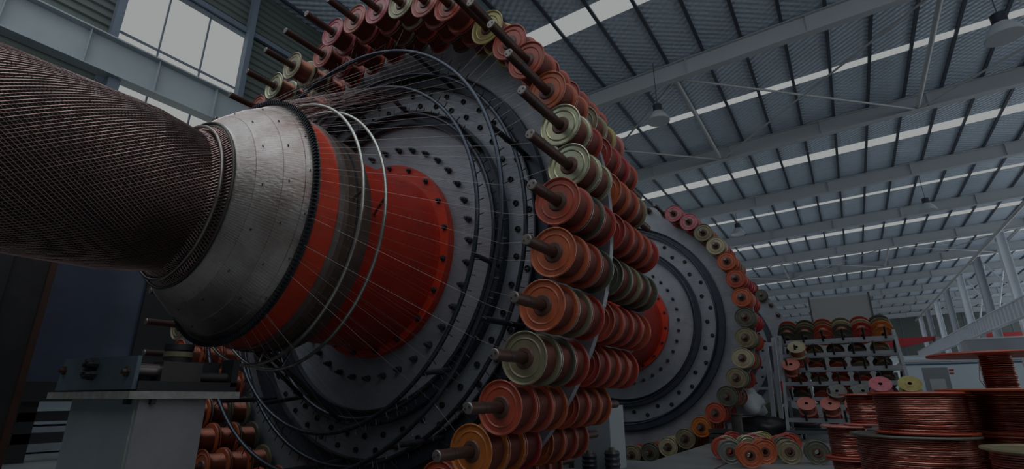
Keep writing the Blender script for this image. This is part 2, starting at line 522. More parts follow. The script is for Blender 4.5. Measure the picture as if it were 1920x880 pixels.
def local_rod(front, back):
    b = MB(); r = 0.034
    b.lathe([(front, 0.0001), (front, r-.005), (front+.006, r), (back-.006, r), (back, r-.005), (back, 0.0001)],
            ['rod_end', 'rod_end', 'rod_steel', 'rod_steel', 'rod_end'], 20)
    for k in (-1, 1):
        b.lathe([(front-.0015, 0.0001), (front-.0015, .0065), (front+.004, .0065)], 'black', 8, M=Matrix.Translation((k*.014, 0, k*.006)))
    # collar and rim groove near the plate
    b.lathe([(front+.14, r), (front+.14, r+.002), (front+.15, r+.002), (front+.15, r)], 'black_steel', 20)
    b.lathe([(-.07, r), (-.07, .06), (-.032, .06)], 'rod_steel', 20)
    b.lathe([(.034, .06), (.07, .06), (.07, r)], 'rod_steel', 20)
    return b
bolt_b = MB()
bolt_b.lathe([(-.075, .0001), (-.075, .017), (-.042, .017), (-.042, .031), (-.008, .031), (-.006, .038), (0, .038)], 'black_steel', 10, smooth=False)
BOLT = bolt_b.mesh('bolt')
hb = MB()
hb.lathe([(-.012, .0001), (-.004, .022), (-.016, .026), (-.016, .034), (0, .037)], 'black', 14)
HOLE = hb.mesh('guide_hole')

def wheel(label, c, rods=(-1.0, 1.2), detail=True):
    """c = centre on the plate's front face"""
    w = thing('stranding_wheel', label, 'machine wheel', c)
    T = 0.06
    b = MB()
    b.lathe([(0, 0.35), (0, 2.455), (T, 2.455), (T, 0.35)], 'plate_grey', 132, smooth=False, close=True)
    b.build('disc_plate', w)
    b = MB()
    for (ra, rb) in ((1.425, 1.56), (1.83, 1.975)):
        b.lathe([(-.002, ra), (-.012, ra), (-.012, ra+.008), (-.012, rb-.012), (-.085, rb-.012), (-.085, rb), (-.002, rb)], 'band_blue', 120)
        b.lathe([(-.055, ra-.002), (-.055, ra+.012), (-.003, ra+.012)], 'black_steel', 120)
        b.lathe([(-.003, ra-.002), (-.055, ra-.002)], 'black_steel', 120)
        b.build('reinforcing_band', w); b = MB()
    nb = 36
    for i in range(nb):
        a = 2*PI*i/nb
        part('bolt', BOLT, w, (1.148*math.cos(a), -.002, 1.148*math.sin(a))).scale = (.82, .9, .82)
    if detail:
        for (Rr, off) in ((1.645, 0.4), (1.765, 0.0)):
            for i in range(N_ROD):
                a = rad(PH0 + STEP*(i+off))
                part('guide_hole', HOLE, w, (Rr*math.cos(a), -.001, Rr*math.sin(a))).scale = (.72, 1, .72)
    else:
        for i in range(N_ROD):
            a = rad(PH0 + STEP*i)
            part('guide_hole', HOLE, w, ((1.66+.09*(i % 2))*math.cos(a), -.001, (1.66+.09*(i % 2))*math.sin(a)))
    rm = local_rod(*rods).mesh('spool_rod')
    for i in range(N_ROD):
        a = rad(PH0 + STEP*i)
        part('spool_rod', rm, w, (2.368*math.cos(a), 0, 2.368*math.sin(a)))
    return w

Y1D = 3.40
W1 = wheel('nearest big grey stranding wheel ringed with wire spools, behind the ribbed steel cone', (AX, Y1D, AZ), (-1.0, 1.2))
W2 = wheel('second grey stranding wheel in the row, standing in a floor pit behind the nearest wheel', (-3.72, 9.75, 2.09), (-.66, .55), False)
W3 = wheel('third, farthest grey stranding wheel, half hidden behind the steel trestle', (-3.70, 16.4, 2.05), (-.45, .5), False)

def hub_front(w, full=True):
    """red drum and mounting flange in front of a wheel's plate (local coordinates)"""
    b = MB(); b.lathe([(-.96, .82), (-.55, .83), (-.25, .84), (-.11, .85), (-.07, .86)], 'red_drum', 96); b.build('hub_drum', w, (0, 0, -.04))
    b = MB()
    b.lathe([(-.066, .70), (-.067, .86), (-.075, .962), (-.03, .964), (-.001, .964), (-.001, .86)], 'flange_orange', 96)
    f = b.build('hub_flange', w)
    me = BOLT
    for i in range(20):
        a = 2*PI*(i+.5)/20
        o = part('bolt', me, f, (.925*math.cos(a), -.07, .925*math.sin(a)), (0, 0, 0)); o.scale = (.75, .6, .75)
hub_front(W1); hub_front(W2); hub_front(W3)

for (hy, hr) in ((-.22, 1.50), (-.25, 1.87)):
    b = MB(); b.ring((0, hy, 0), hr, .016, 'hoop_black', 96, 6); b.build('guide_hoop', W2)
# forming head in front of the nearest wheel (turns with it)
def L(y): return y - Y1D
b = MB()
b.lathe([(L(2.20), .93), (L(2.24), .94), (L(2.30), .93), (L(2.47), .92), (L(2.48), .80)], 'brown_drum', 96)
b.lathe([(L(2.32), .925), (L(2.32), .94), (L(2.335), .94), (L(2.335), .925)], 'black_steel', 96)
b.build('brown_drum', W1, (0, 0, -.05))
b = MB()
b.lathe([(L(1.97), .90), (L(2.0), .925), (L(2.155), .93)], 'orange_band', 96)
b.build('painted_band', W1, (0, 0, -.03))
b = MB()
b.lathe([(L(2.155), .925), (L(2.155), .945), (L(2.20), .945), (L(2.20), .91)], 'cone_steel', 96)
b.build('edge_ring', W1, (0, 0, -.03))
b = MB()
prof = [(1.575, .50), (1.575, .60), (1.60, .628), (1.665, .70), (1.667, .706), (1.72, .752), (1.79, .812), (1.792, .818), (1.85, .858), (1.905, .888), (1.907, .895), (1.955, .918)]
b.lathe([(L(y), r) for y, r in prof], 'cone_steel', 120)
cone = b.build('forming_cone', W1)
for (yy, r, n_) in ((1.70, .737, 5), (1.82, .84, 6), (1.93, .908, 6)):
    for i in range(n_*3):
        a = 2*PI*i/(n_*3) + yy
        h = MB(); h.lathe([(-.003, .0001), (-.003, .008), (0.004, .010)], 'black', 8)
        part('screw_hole', h.mesh('screw_hole'), cone, (r*math.cos(a), L(yy), r*math.sin(a)), (rad(50)*math.sin(a), 0, -rad(50)*math.cos(a)))
b = MB()
b.lathe([(L(1.945), .905), (L(1.94), .945), (L(1.975), .96), (L(1.99), .92)], 'black', 120)
for i in range(220):
    a = 2*PI*i/220; d = Vector((math.cos(a), 0, math.sin(a)))
    M = Matrix.Translation((d.x*.95, L(1.945), d.z*.95)) @ Matrix.Rotation(-a, 4, 'Y')
    b.box((-.01, -.016, -.004), (.022, .014, .004), 'black_steel', M=M)
b.build('guide_comb', W1)

def hoop(y, Rr, r, m, pins, name='guide_hoop'):
    b = MB(); b.ring((0, L(y), 0), Rr, r, m, 128, 10); h = b.build(name, W1)
    if pins:
        b = MB()
        for i in range(pins):
            a = 2*PI*i/pins; d = Vector((math.cos(a), 0, math.sin(a)))
            p = Vector((0, L(y), 0)) + d*(Rr + r*.6)
            b.tube([p, p + d*.055 + Vector((0, -.008, 0))], .0045, 'black', 5)
        o = b.build('guide_pins', h); o['kind'] = 'stuff'
    return h
hoop(2.24, 1.084, .0135, 'hoop_pale', 0)
hoop(2.43, 1.108, .0135, 'hoop_pale', 0)
hoop(2.78, 1.900, .018, 'hoop_black', 88)
hoop(2.90, 1.596, .018, 'hoop_black', 88)
hoop(3.15, 1.872, .018, 'hoop_black', 88)
hoop(3.26, 1.496, .018, 'hoop_black', 88)
# brackets that carry the hoops
for a in (-170, -135, -97, -60, -25, 20, 62, 105, 150):
    d = Vector((math.cos(rad(a)), 0, math.sin(rad(a))))
    b = MB(); b.tube([d*1.90 + Vector((0, L(2.78), 0)), d*1.885 + Vector((0, L(3.15), 0)), d*1.87 + Vector((0, -.01, 0))], .022, 'black_steel', 8); b.build('hoop_bracket', W1)
    d = Vector((math.cos(rad(a+14)), 0, math.sin(rad(a+14))))
    b = MB(); b.tube([d*1.596 + Vector((0, L(2.90), 0)), d*1.51 + Vector((0, -.01, 0))], .02, 'black_steel', 8); b.build('hoop_bracket', W1)
for a in (5, 95, 185, 275):
    d = Vector((math.cos(rad(a)), 0, math.sin(rad(a))))
    b = MB(); b.tube([d*.90 + Vector((0, L(2.30), 0)), d*1.09 + Vector((0, L(2.24), 0))], .012, 'shaft_steel', 8)
    b.tube([d*.80 + Vector((0, L(2.60), 0)), d*1.11 + Vector((0, L(2.43), 0))], .012, 'shaft_steel', 8); b.build('hoop_stay', W1)
# dark swept arms under the drum
for a in (218, 240, 262):
    d = Vector((math.cos(rad(a)), 0, math.sin(rad(a))))
    b = MB(); b.tube([d*.93 + Vector((0, L(2.36), 0)), d*1.53 + Vector((0, L(3.3), 0))], .02, 'black_steel', 8); b.build('support_arm', W1)
# chalked numbers on the plate
for txt, ang, rr in (('18', -10.5, 2.11), ('17', -17.0, 2.12), ('16', -22.5, 2.12)):
    cu = bpy.data.curves.new('chalk', 'FONT'); cu.body = txt; cu.size = .105; cu.align_x = 'CENTER'; cu.align_y = 'CENTER'; cu.extrude = .001; cu.offset = -.001
    ob = bpy.data.objects.new('tmp', cu); C.objects.link(ob)
    dg = bpy.context.evaluated_depsgraph_get(); me = bpy.data.meshes.new_from_object(ob.evaluated_get(dg))
    bpy.data.objects.remove(ob); me.materials.clear(); me.materials.append(MATS['black'])
    part('painted_number', me, W1, (rr*math.cos(rad(ang)), -.004, rr*math.sin(rad(ang))), (rad(90), rad(90-ang) - rad(15), 0))

# axle between the wheels
def shaft(y0_, y1_, c, r, lab):
    o = thing('main_shaft', lab, 'shaft', (c[0], y0_, c[2]))
    b = MB(); b.lathe([(0, r), (y1_-y0_, r)], 'red_drum', 48); b.build('shaft_tube', o)
    for y in (.02, (y1_-y0_)/2, y1_-y0_-.08):
        b = MB(); b.lathe([(y, r), (y, r+.06), (y+.06, r+.06), (y+.06, r)], 'flange_orange', 48, close=False); b.build('collar', o)
shaft(3.47, 8.80, (-3.76, 0, 2.05), .42, 'red main shaft between the nearest and the second wheel')
shaft(9.82, 15.45, (-3.71, 0, 2.07), .42, 'red main shaft between the second and the third wheel')

# wires from the wheel to the forming cone
def wires(specs, m, name, r=.0007):
    b = MB()
    for pts in specs: b.tube(pts, r, m, 3, caps=False)
    o = b.build(name, W1); o['kind'] = 'stuff'
def cyl_pt(Rr, deg, y): return Vector((Rr*math.cos(rad(deg)), L(y), Rr*math.sin(rad(deg))))
sp_o, sp_i, sp_c = [], [], []
for i in range(110):
    a = 360*i/110 + .7
    if 60 < a < 150 and i % 3: continue
    j = random.uniform(-.8, .8)
    sp_o.append([cyl_pt(2.26, a+random.uniform(-1, 1), random.choice((2.82, 3.03, 3.24))), cyl_pt(1.925, a+j*.4, 2.78), cyl_pt(.965, a+9+j*3, 1.95)])
for i in range(132):
    a = 360*i/132
    j = random.uniform(-.8, .8)
    sp_i.append([cyl_pt(1.70+.06*(i % 2), a, 3.38), cyl_pt(1.62, a+j*.4, 2.90), cyl_pt(.965, a+11+j*3, 1.95)])
for i in range(264):
    a = 360*i/264
    sp_c.append([cyl_pt(r + .006, a + (1.955-y)*14, y) for y, r in ((1.955, .935), (1.905, .893), (1.79, .818), (1.665, .706), (1.59, .62))])
wires(sp_o, 'wire_pale', 'outer_wires')
wires(sp_i, 'wire_pale', 'inner_wires')
mat('wire_cone', (0.55, 0.47, 0.44), 0.3, 0.85)
wires(sp_c, 'wire_cone', 'cone_wires', .0009)
# a loose bundle of coppery wires over the top of the drum
bd = []
for i in range(30):
    a = random.uniform(62, 118)
    bd.append([cyl_pt(random.uniform(1.5, 1.75), a + random.uniform(-4, 10), random.uniform(2.9, 3.2)), cyl_pt(random.uniform(1.15, 1.4), a+8+random.uniform(-3, 3), 2.5), cyl_pt(.965, a+14, 1.98)])
wires(bd, 'wire_copper', 'copper_wires', .0012)

# ---------------------------------------------------------------- braided tube
tube_t = thing('braided_tube', 'huge round tube of crisscrossed copper wires reaching out of the steel cone', 'woven tube', (AX, 0, AZ))
def tube_r(y):
    if y < 1.2: return .552
    if y < 1.5: return .552 - .045*(y-1.2)/.3
    return .507 + (y-1.5)*1.05
b = MB()
ysq = [-2.2 + .1*i for i in range(34)] + [1.2, 1.28, 1.36, 1.44, 1.5, 1.56, 1.585]
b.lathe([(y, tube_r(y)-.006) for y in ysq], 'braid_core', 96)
b.build('tube_core', tube_t)
for sgn, nm in ((1, 'right_hand_wires'), (-1, 'left_hand_wires')):
    b = MB(); NW = 150
    for i in range(NW):
        pts = []
        a0 = 360*i/NW + random.uniform(-.25, .25)
        wob = random.uniform(-.0018, .0018)
        M_ = 72
        for k in range(M_+1):
            y = -2.0 + 3.58*k/M_
            a = a0 + sgn*y*72
            r = tube_r(y) + (.0008 if sgn > 0 else -.0008) + wob
            pts.append((r*math.cos(rad(a)), y, r*math.sin(rad(a))))
        b.tube(pts, .0023, 'braid_wire', 4, caps=False)
    o = b.build(nm, tube_t); o['kind'] = 'stuff'
b = MB(); b.ring((0, 1.52, 0), .56, .012, 'shaft_steel', 96, 8); b.ring((0, 1.57, 0), .61, .010, 'steel_dark', 96, 8); b.build('neck_ring', tube_t)

# ---------------------------------------------------------------- spools
SL = 0.192      # spool length
mat('hub_grease', (0.085, 0.04, 0.03), 0.45, 0.2, (0.16, 0.07, 0.05), 0.6, 20)
mat('rim_red', (0.50, 0.22, 0.17), 0.4, 0.2)
mat('rim_pale', (0.46, 0.44, 0.36), 0.35, 0.4)
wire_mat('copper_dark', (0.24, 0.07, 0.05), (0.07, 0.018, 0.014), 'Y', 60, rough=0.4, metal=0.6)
def flange_mb(m, y, out):
    """one dished sheet-steel flange at y; out=-1 faces -Y"""
    b = MB(); s = out
    prof = [(0, .037), (0, .058), (-.006*0, .060), (.010, .068), (.010, .108), (.004, .116), (.010, .124), (.010, .146), (.001, .152), (-.003, .158), (.0, .1635), (.006, .1635), (.014, .158), (.016, .150), (.016, .037)]
    pr = [(y - s*d, r) for d, r in prof]
    rim = 'rim_red' if m.startswith('paint') else 'rim_pale'
    ml = [m]*(len(prof)-1); ml[10] = rim; ml[0] = ml[1] = ml[2] = 'hub_grease'
    if s > 0: pr = pr[::-1]; ml = ml[::-1]
    b.lathe(pr, ml, 44)
    return b
SP_CACHE = {}
def spool_meshes(c1, c2, wr, wm='copper_spool'):
    k = (c1, c2, wr, wm)
    if k not in SP_CACHE:
        f1 = flange_mb(c1, 0, -1).mesh('flange')
        f2 = flange_mb(c2, SL, 1).mesh('flange')
        b = MB(); b.lathe([(.016, wr), (SL-.016, wr)], wm if wr > .07 else c1, 36)
        SP_CACHE[k] = (f1, f2, b.mesh('wire_winding'))
    return SP_CACHE[k]
CN = {'paint_orange': 'orange', 'paint_red_orange': 'red-orange', 'paint_red': 'dark red', 'paint_crimson': 'crimson', 'paint_amber': 'amber', 'paint_salmon': 'salmon',
      'paint_pink': 'pink', 'zinc_green': 'greenish zinc', 'cream': 'cream', 'khaki': 'khaki', 'dark_green': 'blackish green', 'yellow_green': 'yellow-green', 'grey_flange': 'grey'}
def spool(loc, c, label, group, c2=None, wr=.112, rot=(0, 0, 0), name='wire_spool', scale=1.0, wm='copper_spool'):
    f1, f2, w_ = spool_meshes(c, c2 or c, wr, wm)
    t = thing(name, label, 'spool', loc, rot, group)
    t.scale = (scale,)*3
    part('flange', f1, t); part('flange', f2, t)
    part('wire_winding' if wr > .07 else 'barrel', w_, t)
    return t
SMALL = {}
def small_mesh(c, c2, wr):
    k = (c, c2, wr)
    if k not in SMALL:
        b = MB()
        pf = [(0, .03), (0, .06), (.006, .066), (.006, .14), (-.002, .152), (0, .163), (.012, .16), (.014, wr)]
        b.lathe(pf, c, 32)
        b.lathe([(.014, wr), (SL-.014, wr)], 'copper_spool' if wr > .07 else c, 32)
        b.lathe([(SL-y, r) for y, r in pf[::-1]], c2, 32)
        b.lathe([(.001, .03), (.03, .03)], 'black', 16)
        SMALL[k] = b.mesh('wire_spool')
    return SMALL[k]
def small_spool(loc, c, label, group, c2=None, wr=.11, M=None, scale=1.0):
    o = bpy.data.objects.new('wire_spool', small_mesh(c, c2 or c, wr)); C.objects.link(o)
    if M is not None: o.matrix_world = Matrix.Translation(loc) @ M @ Matrix.Scale(scale, 4)
    else: o.location = loc; o.scale = (scale,)*3
    return tag(o, label, 'spool', group)

ORD = ['', 'first', 'second', 'third', 'fourth', 'fifth', 'sixth', 'seventh', 'eighth', 'ninth', 'tenth', 'eleventh', 'twelfth', 'thirteenth', 'fourteenth', 'fifteenth', 'sixteenth', 'seventeenth', 'eighteenth', 'nineteenth', 'twentieth']
O, RO, RD, CR, AM, SA, PK, ZN, CM, KH, DG, YG, GY = ('paint_orange', 'paint_red_orange', 'paint_red', 'paint_crimson', 'paint_amber', 'paint_salmon', 'paint_pink', 'zinc_green', 'cream', 'khaki', 'dark_green', 'yellow_green', 'grey_flange')
def rodname(k):
    # k=-6 lowest visible on the right ... 11 at the top ... 17 upper left
    if k <= 2: return '%s rod up the right side' % ORD[k+9]
    if k <= 10: return '%s rod right of the top' % ORD[12-k]
    if k == 11: return 'topmost rod'
    if k <= 20: return '%s rod left of the top' % ORD[k-10]
    return '%s rod up the left side' % ORD[31-k]
front = {
 -8: (2.73, [RO, RD, RO]), -7: (2.73, [RO, SA, RO]), -6: (2.73, [RO, AM, RD]), -5: (2.73, [AM, AM, CR]), -4: (2.73, [RO, RO, O]), -3: (2.73, [KH, DG, RD]), -2: (2.73, [O, KH, RD]), -1: (2.73, [O, RO, DG]),
 0: (2.73, [RO, DG, RD]), 1: (2.94, [ZN, ZN]), 2: (2.94, [ZN, RD]), 3: (2.94, [O, O]), 4: (2.86, [RO, RO]), 5: (2.94, [RO, RD]), 6: (2.94, [YG, YG]),
 7: (2.73, [RO, RD, KH]), 8: (2.73, [SA, RD, DG]), 9: (2.73, [CM, RO, CR]), 10: (2.73, [PK, KH, DG]), 11: (2.73, [SA, RD, RO]), 12: (2.73, [PK, RD, RO]), 13: (2.84, [SA, RD]),
 14: (2.73, [CM, KH, RD]), 15: (2.73, [ZN, KH, RO]), 16: (2.73, [SA, PK, SA]), 17: (2.73, [SA, CM, SA]), 18: (2.73, [RD, SA, RO]),
 22: (2.73, [KH, RD, RO]), 23: (2.73, [KH, RD, DG]), 24: (2.73, [KH, RD, RO]), 25: (2.73, [O, O, O]), 26: (2.73, [RO, O, O]), 27: (2.73, [O, DG, KH]), 28: (2.73, [O, O, DG]), 29: (2.73, [O, O, KH]), 30: (2.73, [O, RO, O]), 31: (2.73, [RO, O, O]), 32: (2.73, [RO, O, RO]),
}
POS = ['foremost', 'second', 'third', 'fourth']
for k, (ys_, cols) in front.items():
    a = PH0 + STEP*k
    n = len(cols)
    for i, c in enumerate(cols):
        y = 3.325 - SL - (n-1-i)*.2065
        if i == 0 and n < 3: y = min(y, ys_ + .02)
        rn = rodname(k)
        pos = POS[i]
        lab = '%s spool, %s, near wheel\'s front, %s' % (CN[c], pos, rn)
        wr = .118 if 12 <= k else .134
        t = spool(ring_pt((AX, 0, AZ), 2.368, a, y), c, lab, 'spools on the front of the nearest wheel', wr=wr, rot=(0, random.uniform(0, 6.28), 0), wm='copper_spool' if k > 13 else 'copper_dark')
back_cols = [RO, RD, O, RD, DG, KH, RO, RD, CR, O, RD, RO]
back = {-10: [RD]*3, -9: [RD, RO, RD], -8: [RO, RD, RD], -7: [RD, RO, RO], -6: [RO, RO, RO], -5: [O, RO, RO], -4: [RO, O, O], -3: [RD, RO, RO], -2: [RO, RD, RD], -1: [DG, KH, DG], 0: [RD, RO, RO], 1: [O, RO, KH], 2: [RD, CR, RO],
        3: [KH, YG, SA], 4: [RD, RO, RO], 5: [SA, RO, RD], 6: [CM, RO, RO], 7: [GY, CM, RO], 8: [RO, KH, RD]}
for k, cols in back.items():
    a = PH0 + STEP*k
    for i, c in enumerate(cols):
        y = 3.50 + i*.2065
        lab = '%s spool, %s behind the near wheel, %s' % (CN[c], ['first', 'second', 'third'][i], rodname(k))
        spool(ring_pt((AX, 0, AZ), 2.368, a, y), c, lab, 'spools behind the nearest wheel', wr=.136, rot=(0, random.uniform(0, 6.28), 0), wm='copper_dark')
        if i == 2 and k in (-2, -1, 0, -3):
            spool(ring_pt((AX, 0, AZ), 2.368, a, y+.2065), cols[0], '%s spool, outermost behind near wheel, %s' % (CN[cols[0]], rodname(k)), 'spools behind the nearest wheel', wr=.122)
# second wheel
w2 = {6: [PK, RO], 7: [PK, RO], 5: [KH, RO], 4: [CM, PK], 3: [O, RO], 2: [RO, RD], 1: [O, SA], 0: [DG, RD], -1: [KH, DG], -2: [CM, RD], -3: [KH, DG], -4: [DG, RD], -5: [RO, RD], -6: [AM, RD], -7: [KH, RD], -8: [CM, CM], -9: [DG, RO], -10: [KH, RD], -11: [DG, DG], -12: [DG, KH]}
for k, cols in w2.items():
    a = PH0 + STEP*k
    for i, c in enumerate(cols):
        y = 9.75 - .065 - SL - (1-i)*.2065
        lab = '%s spool, %s, second wheel\'s front, %s' % (CN[c], 'foremost' if i == 0 else 'inner', rodname(k) if k > -10 else ORD[-k-9] + ' rod beneath, from the right')
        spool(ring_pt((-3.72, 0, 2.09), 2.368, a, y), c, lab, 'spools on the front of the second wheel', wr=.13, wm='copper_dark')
    if k > -8:
        for i in range(2):
            c = random.choice([RD, RO, KH, CR, RD])
            lab = '%s spool, %s behind the second wheel, %s' % (CN[c], ['first', 'second'][i], rodname(k))
            small_spool(ring_pt((-3.72, 0, 2.09), 2.368, a, 9.85 + i*.2065), c, lab, 'spools behind the second wheel')
# third wheel: only a few spools, the other rods stand empty
for k, c in ((-3, CR), (-4, DG), (-5, DG), (5, DG), (6, RD), (7, KH)):
    a = PH0 + STEP*k
    small_spool(ring_pt((-3.70, 0, 2.05), 2.368, a, 16.4-.27), c, '%s wire spool on the farthest wheel, %s' % (CN[c], rodname(k)), 'spools on the farthest wheel')

# ---------------------------------------------------------------- pedestal and bearing under the tube
pd = thing('machine_pedestal', 'grey painted steel pedestal with a plate top under the braided tube, bottom left', 'pedestal', (-3.8, 1.55, 0))
def rel(o): return o.location
def pbox(mb, a, b_, m, o): 
    l = Vector(o.location); mb.box(Vector(a)-l, Vector(b_)-l, m)
b = MB()
l = Vector(pd.location)
x0, x1, y0, y1 = -4.24, -3.31, 1.36, 1.72
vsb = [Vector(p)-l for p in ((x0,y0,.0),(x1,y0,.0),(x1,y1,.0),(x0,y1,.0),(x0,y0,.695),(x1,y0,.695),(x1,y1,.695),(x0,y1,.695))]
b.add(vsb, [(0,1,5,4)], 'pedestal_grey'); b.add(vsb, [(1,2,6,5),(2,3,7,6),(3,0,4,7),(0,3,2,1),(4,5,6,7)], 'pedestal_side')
b.build('body', pd)
b = MB(); pbox(b, (-3.345, 1.352, 0), (-3.335, 1.36, .70), 'pedestal_plate', pd); b.build('corner_seam', pd)
b = MB(); pbox(b, (-4.46, 1.29, .695), (-3.27, 1.90, .735), 'pedestal_plate', pd); b.build('top_plate', pd)
for (xx, yy) in ((-3.42, 1.345), (-3.30, 1.42)):
    b = MB(); pbox(b, (xx-.02, yy-.012, .665), (xx+.02, yy+.012, .695), 'black', pd); b.build('lug', pd)
bb = thing('bearing_block', 'dark blue-grey bearing block with bolts on top of the grey pedestal', 'bearing', (-3.8, 1.55, .73))
l = Vector(bb.location)
b = MB()
vv = [(-4.42,1.31,.745),(-3.31,1.31,.745),(-3.31,1.33,.745),(-4.42,1.33,.745),(-4.36,1.31,.945),(-3.31,1.31,.925),(-3.31,1.33,.925),(-4.36,1.33,.945)]
b.add([Vector(p)-l for p in vv], [(0,3,2,1),(4,5,6,7),(0,1,5,4),(1,2,6,5),(2,3,7,6),(3,0,4,7)], 'bearing_blue'); b.build('front_plate', bb)
b = MB(); pbox(b, (-4.40, 1.33, .736), (-3.29, 1.88, .79), 'black', bb); pbox(b, (-4.36, 1.33, .79), (-3.45, 1.84, .915), 'black', bb); b.build('bed', bb)
b = MB(); pbox(b, (-3.42, 1.44, .765), (-3.30, 1.66, .90), 'steel_dark', bb); b.build('slide_block', bb)
b = MB(); b.tube([Vector((-3.36, 1.335, .85))-l, Vector((-3.36, 1.44, .85))-l], .035, 'shaft_steel', 16); b.build('spindle', bb); b = MB(); b.tube([Vector((-3.36, 1.66, .82))-l, Vector((-3.36, 1.84, .82))-l], .028, 'steel_dark', 16); b.build('spindle', bb)
b = MB(); pbox(b, (-3.42, 1.84, .765), (-3.29, 1.88, .93), 'black', bb); b.build('end_plate', bb)
for (xx, zz) in ((-4.33, .87), (-3.40, .84)):
    b = MB(); b.lathe([(-.03, .0001), (-.03, .016), (-.012, .02), (-.012, .03), (0, .03)], 'rust_edge', 6, smooth=False, M=Matrix.Translation(Vector((xx, 1.31, zz))-l)); b.build('bolt', bb)
b = MB()
for (dx, dz) in ((0, 0), (.035, .03), (-.035, .025), (.03, -.03), (-.03, -.03), (.0, .045), (0, -.045)):
    b.lathe([(-.055, .0001), (-.055, .014), (-.03, .016), (-.03, .022), (0, .022)], 'black', 6, smooth=False, M=Matrix.Translation(Vector((-3.86+dx, 1.31, .865+dz))-l))
b.build('bolt_cluster', bb)
# pile of dark rings standing on the bearing block
ps = thing('ring_stack', 'dark round steel rings stacked on the bearing block beside orange spools', 'rings', (-3.62, 1.75, .90))
b = MB(); b.lathe([(.0, .06), (.0, .075), (.03, .08), (.03, .07), (.035, .07), (.035, .08), (.065, .08), (.07, .072), (.075, .08), (.11, .08), (.115, .0001)], ['steel_dark','steel_dark','black','black','khaki','khaki','black','black','black','black'], 28, ax='Z'); b.build('rings', ps)
ps.location = (-3.50, 1.60, .905)

# ---------------------------------------------------------------- dark machine casing and rusty column at the left
dc = thing('machine_casing', 'big dark blue sheet-metal casing standing left behind the braided tube', 'machine casing', (-7.95, 2, 0))
l = Vector(dc.location)
b = MB()
pbox(b, (-8.3, -2.0, 0.88), (-7.95, 3.05, 2.9), 'dark_blue_panel', dc); b.build('casing_panel', dc)
b = MB(); pbox(b, (-8.3, 3.05, 0.0), (-7.9, 3.55, 2.5), 'black', dc); b.build('casing_edge', dc)
b = MB(); pbox(b, (-8.35, -2.0, 0.66), (-7.93, 3.05, .879), 'black', dc); b.build('sill', dc)
for z0_, z1_ in ((.44, .54), (.20, .31)):
    b = MB(); pbox(b, (-8.2, -2.0, z0_), (-8.0, 2.9, z1_), 'black', dc); b.build('cross_beam', dc)
for yy in (0.4, 2.1, 2.8):
    b = MB(); pbox(b, (-8.2, yy, 0), (-8.0, yy+.16, .66), 'black', dc); b.build('foot', dc)
col = thing('steel_column', 'dark steel column with a rusty orange edge at the far left, before the casing', 'column', (-6.1, 1.55, 0))
b = MB(); pbox(b, (-6.3, 1.27, 0), (-6.1, 1.53, 2.7), 'dark_column', col); b.build('column_body', col)
b = MB(); pbox(b, (-6.34, 1.53, 0), (-6.06, 1.58, 2.7), 'rust_edge', col); b.build('column_flange', col)
b = MB(); pbox(b, (-6.34, 1.22, 0), (-6.06, 1.27, 2.7), 'dark_column', col); b.build('column_flange', col)
# pale slabs added to stand in for lit floor seen between the casing's feet
sh = thing('lit_floor_slabs', 'pale slabs added for the lit floor seen beneath the dark casing', 'floor slab', (-10, 2.5, 0))
for k in range(4):
    b = MB(); pbox(b, (-11.0 + .05*k, 0.2, .02 + .17*k), (-9.2 - .04*k, 5.0, .16 + .17*k), 'booth_white', sh); b.build('floor_slab', sh)

# ---------------------------------------------------------------- cabinet between the wheels
cb = thing('control_cabinet', 'grey control cabinet with a small blue label behind the nearest wheel', 'cabinet', (-2.42, 5.35, 0))
l = Vector(cb.location)
b = MB(); pbox(b, (-3.0, 5.2, 0), (-2.17, 5.6, .62), 'cab_grey', cb); b.build('body', cb)
b = MB(); pbox(b, (-2.52, 5.19, .53), (-2.38, 5.198, .61), 'label_white', cb); b.build('label_plate', cb)
b = MB(); pbox(b, (-2.51, 5.184, .54), (-2.39, 5.189, .59), 'label_blue', cb); b.build('blue_label', cb)
b = MB(); pbox(b, (-2.64, 5.188, 0), (-2.61, 5.199, .60), 'rack_dark', cb); pbox(b, (-2.60, 5.19, 0), (-2.59, 5.199, .60), 'black', cb); b.build('door_gap', cb)
for i, (x_, y_, h_) in enumerate(((-2.32, 4.98+.15, .17), (-2.12, 5.13, .20))):
    t = thing('pipe_fitting', ['black ribbed fitting on the floor before the grey cabinet, left one of two', 'black ribbed fitting on the floor at the cabinet corner, right one of two'][i], 'fitting', (x_, y_-.13 if i == 0 else y_-.03, 0))
    b = MB(); pr = []
    for j in range(4): z = h_*j/4; pr += [(z, .07), (z+h_*.12, .078), (z+h_*.2, .07)]
    b.lathe(pr + [(h_, .065), (h_, .0001)], 'black_steel', 20, ax='Z'); b.build('body', t)
    b = MB(); b.lathe([(h_, .03), (h_+.03, .03), (h_+.03, .0001)], 'khaki', 14, ax='Z'); b.build('cap', t)

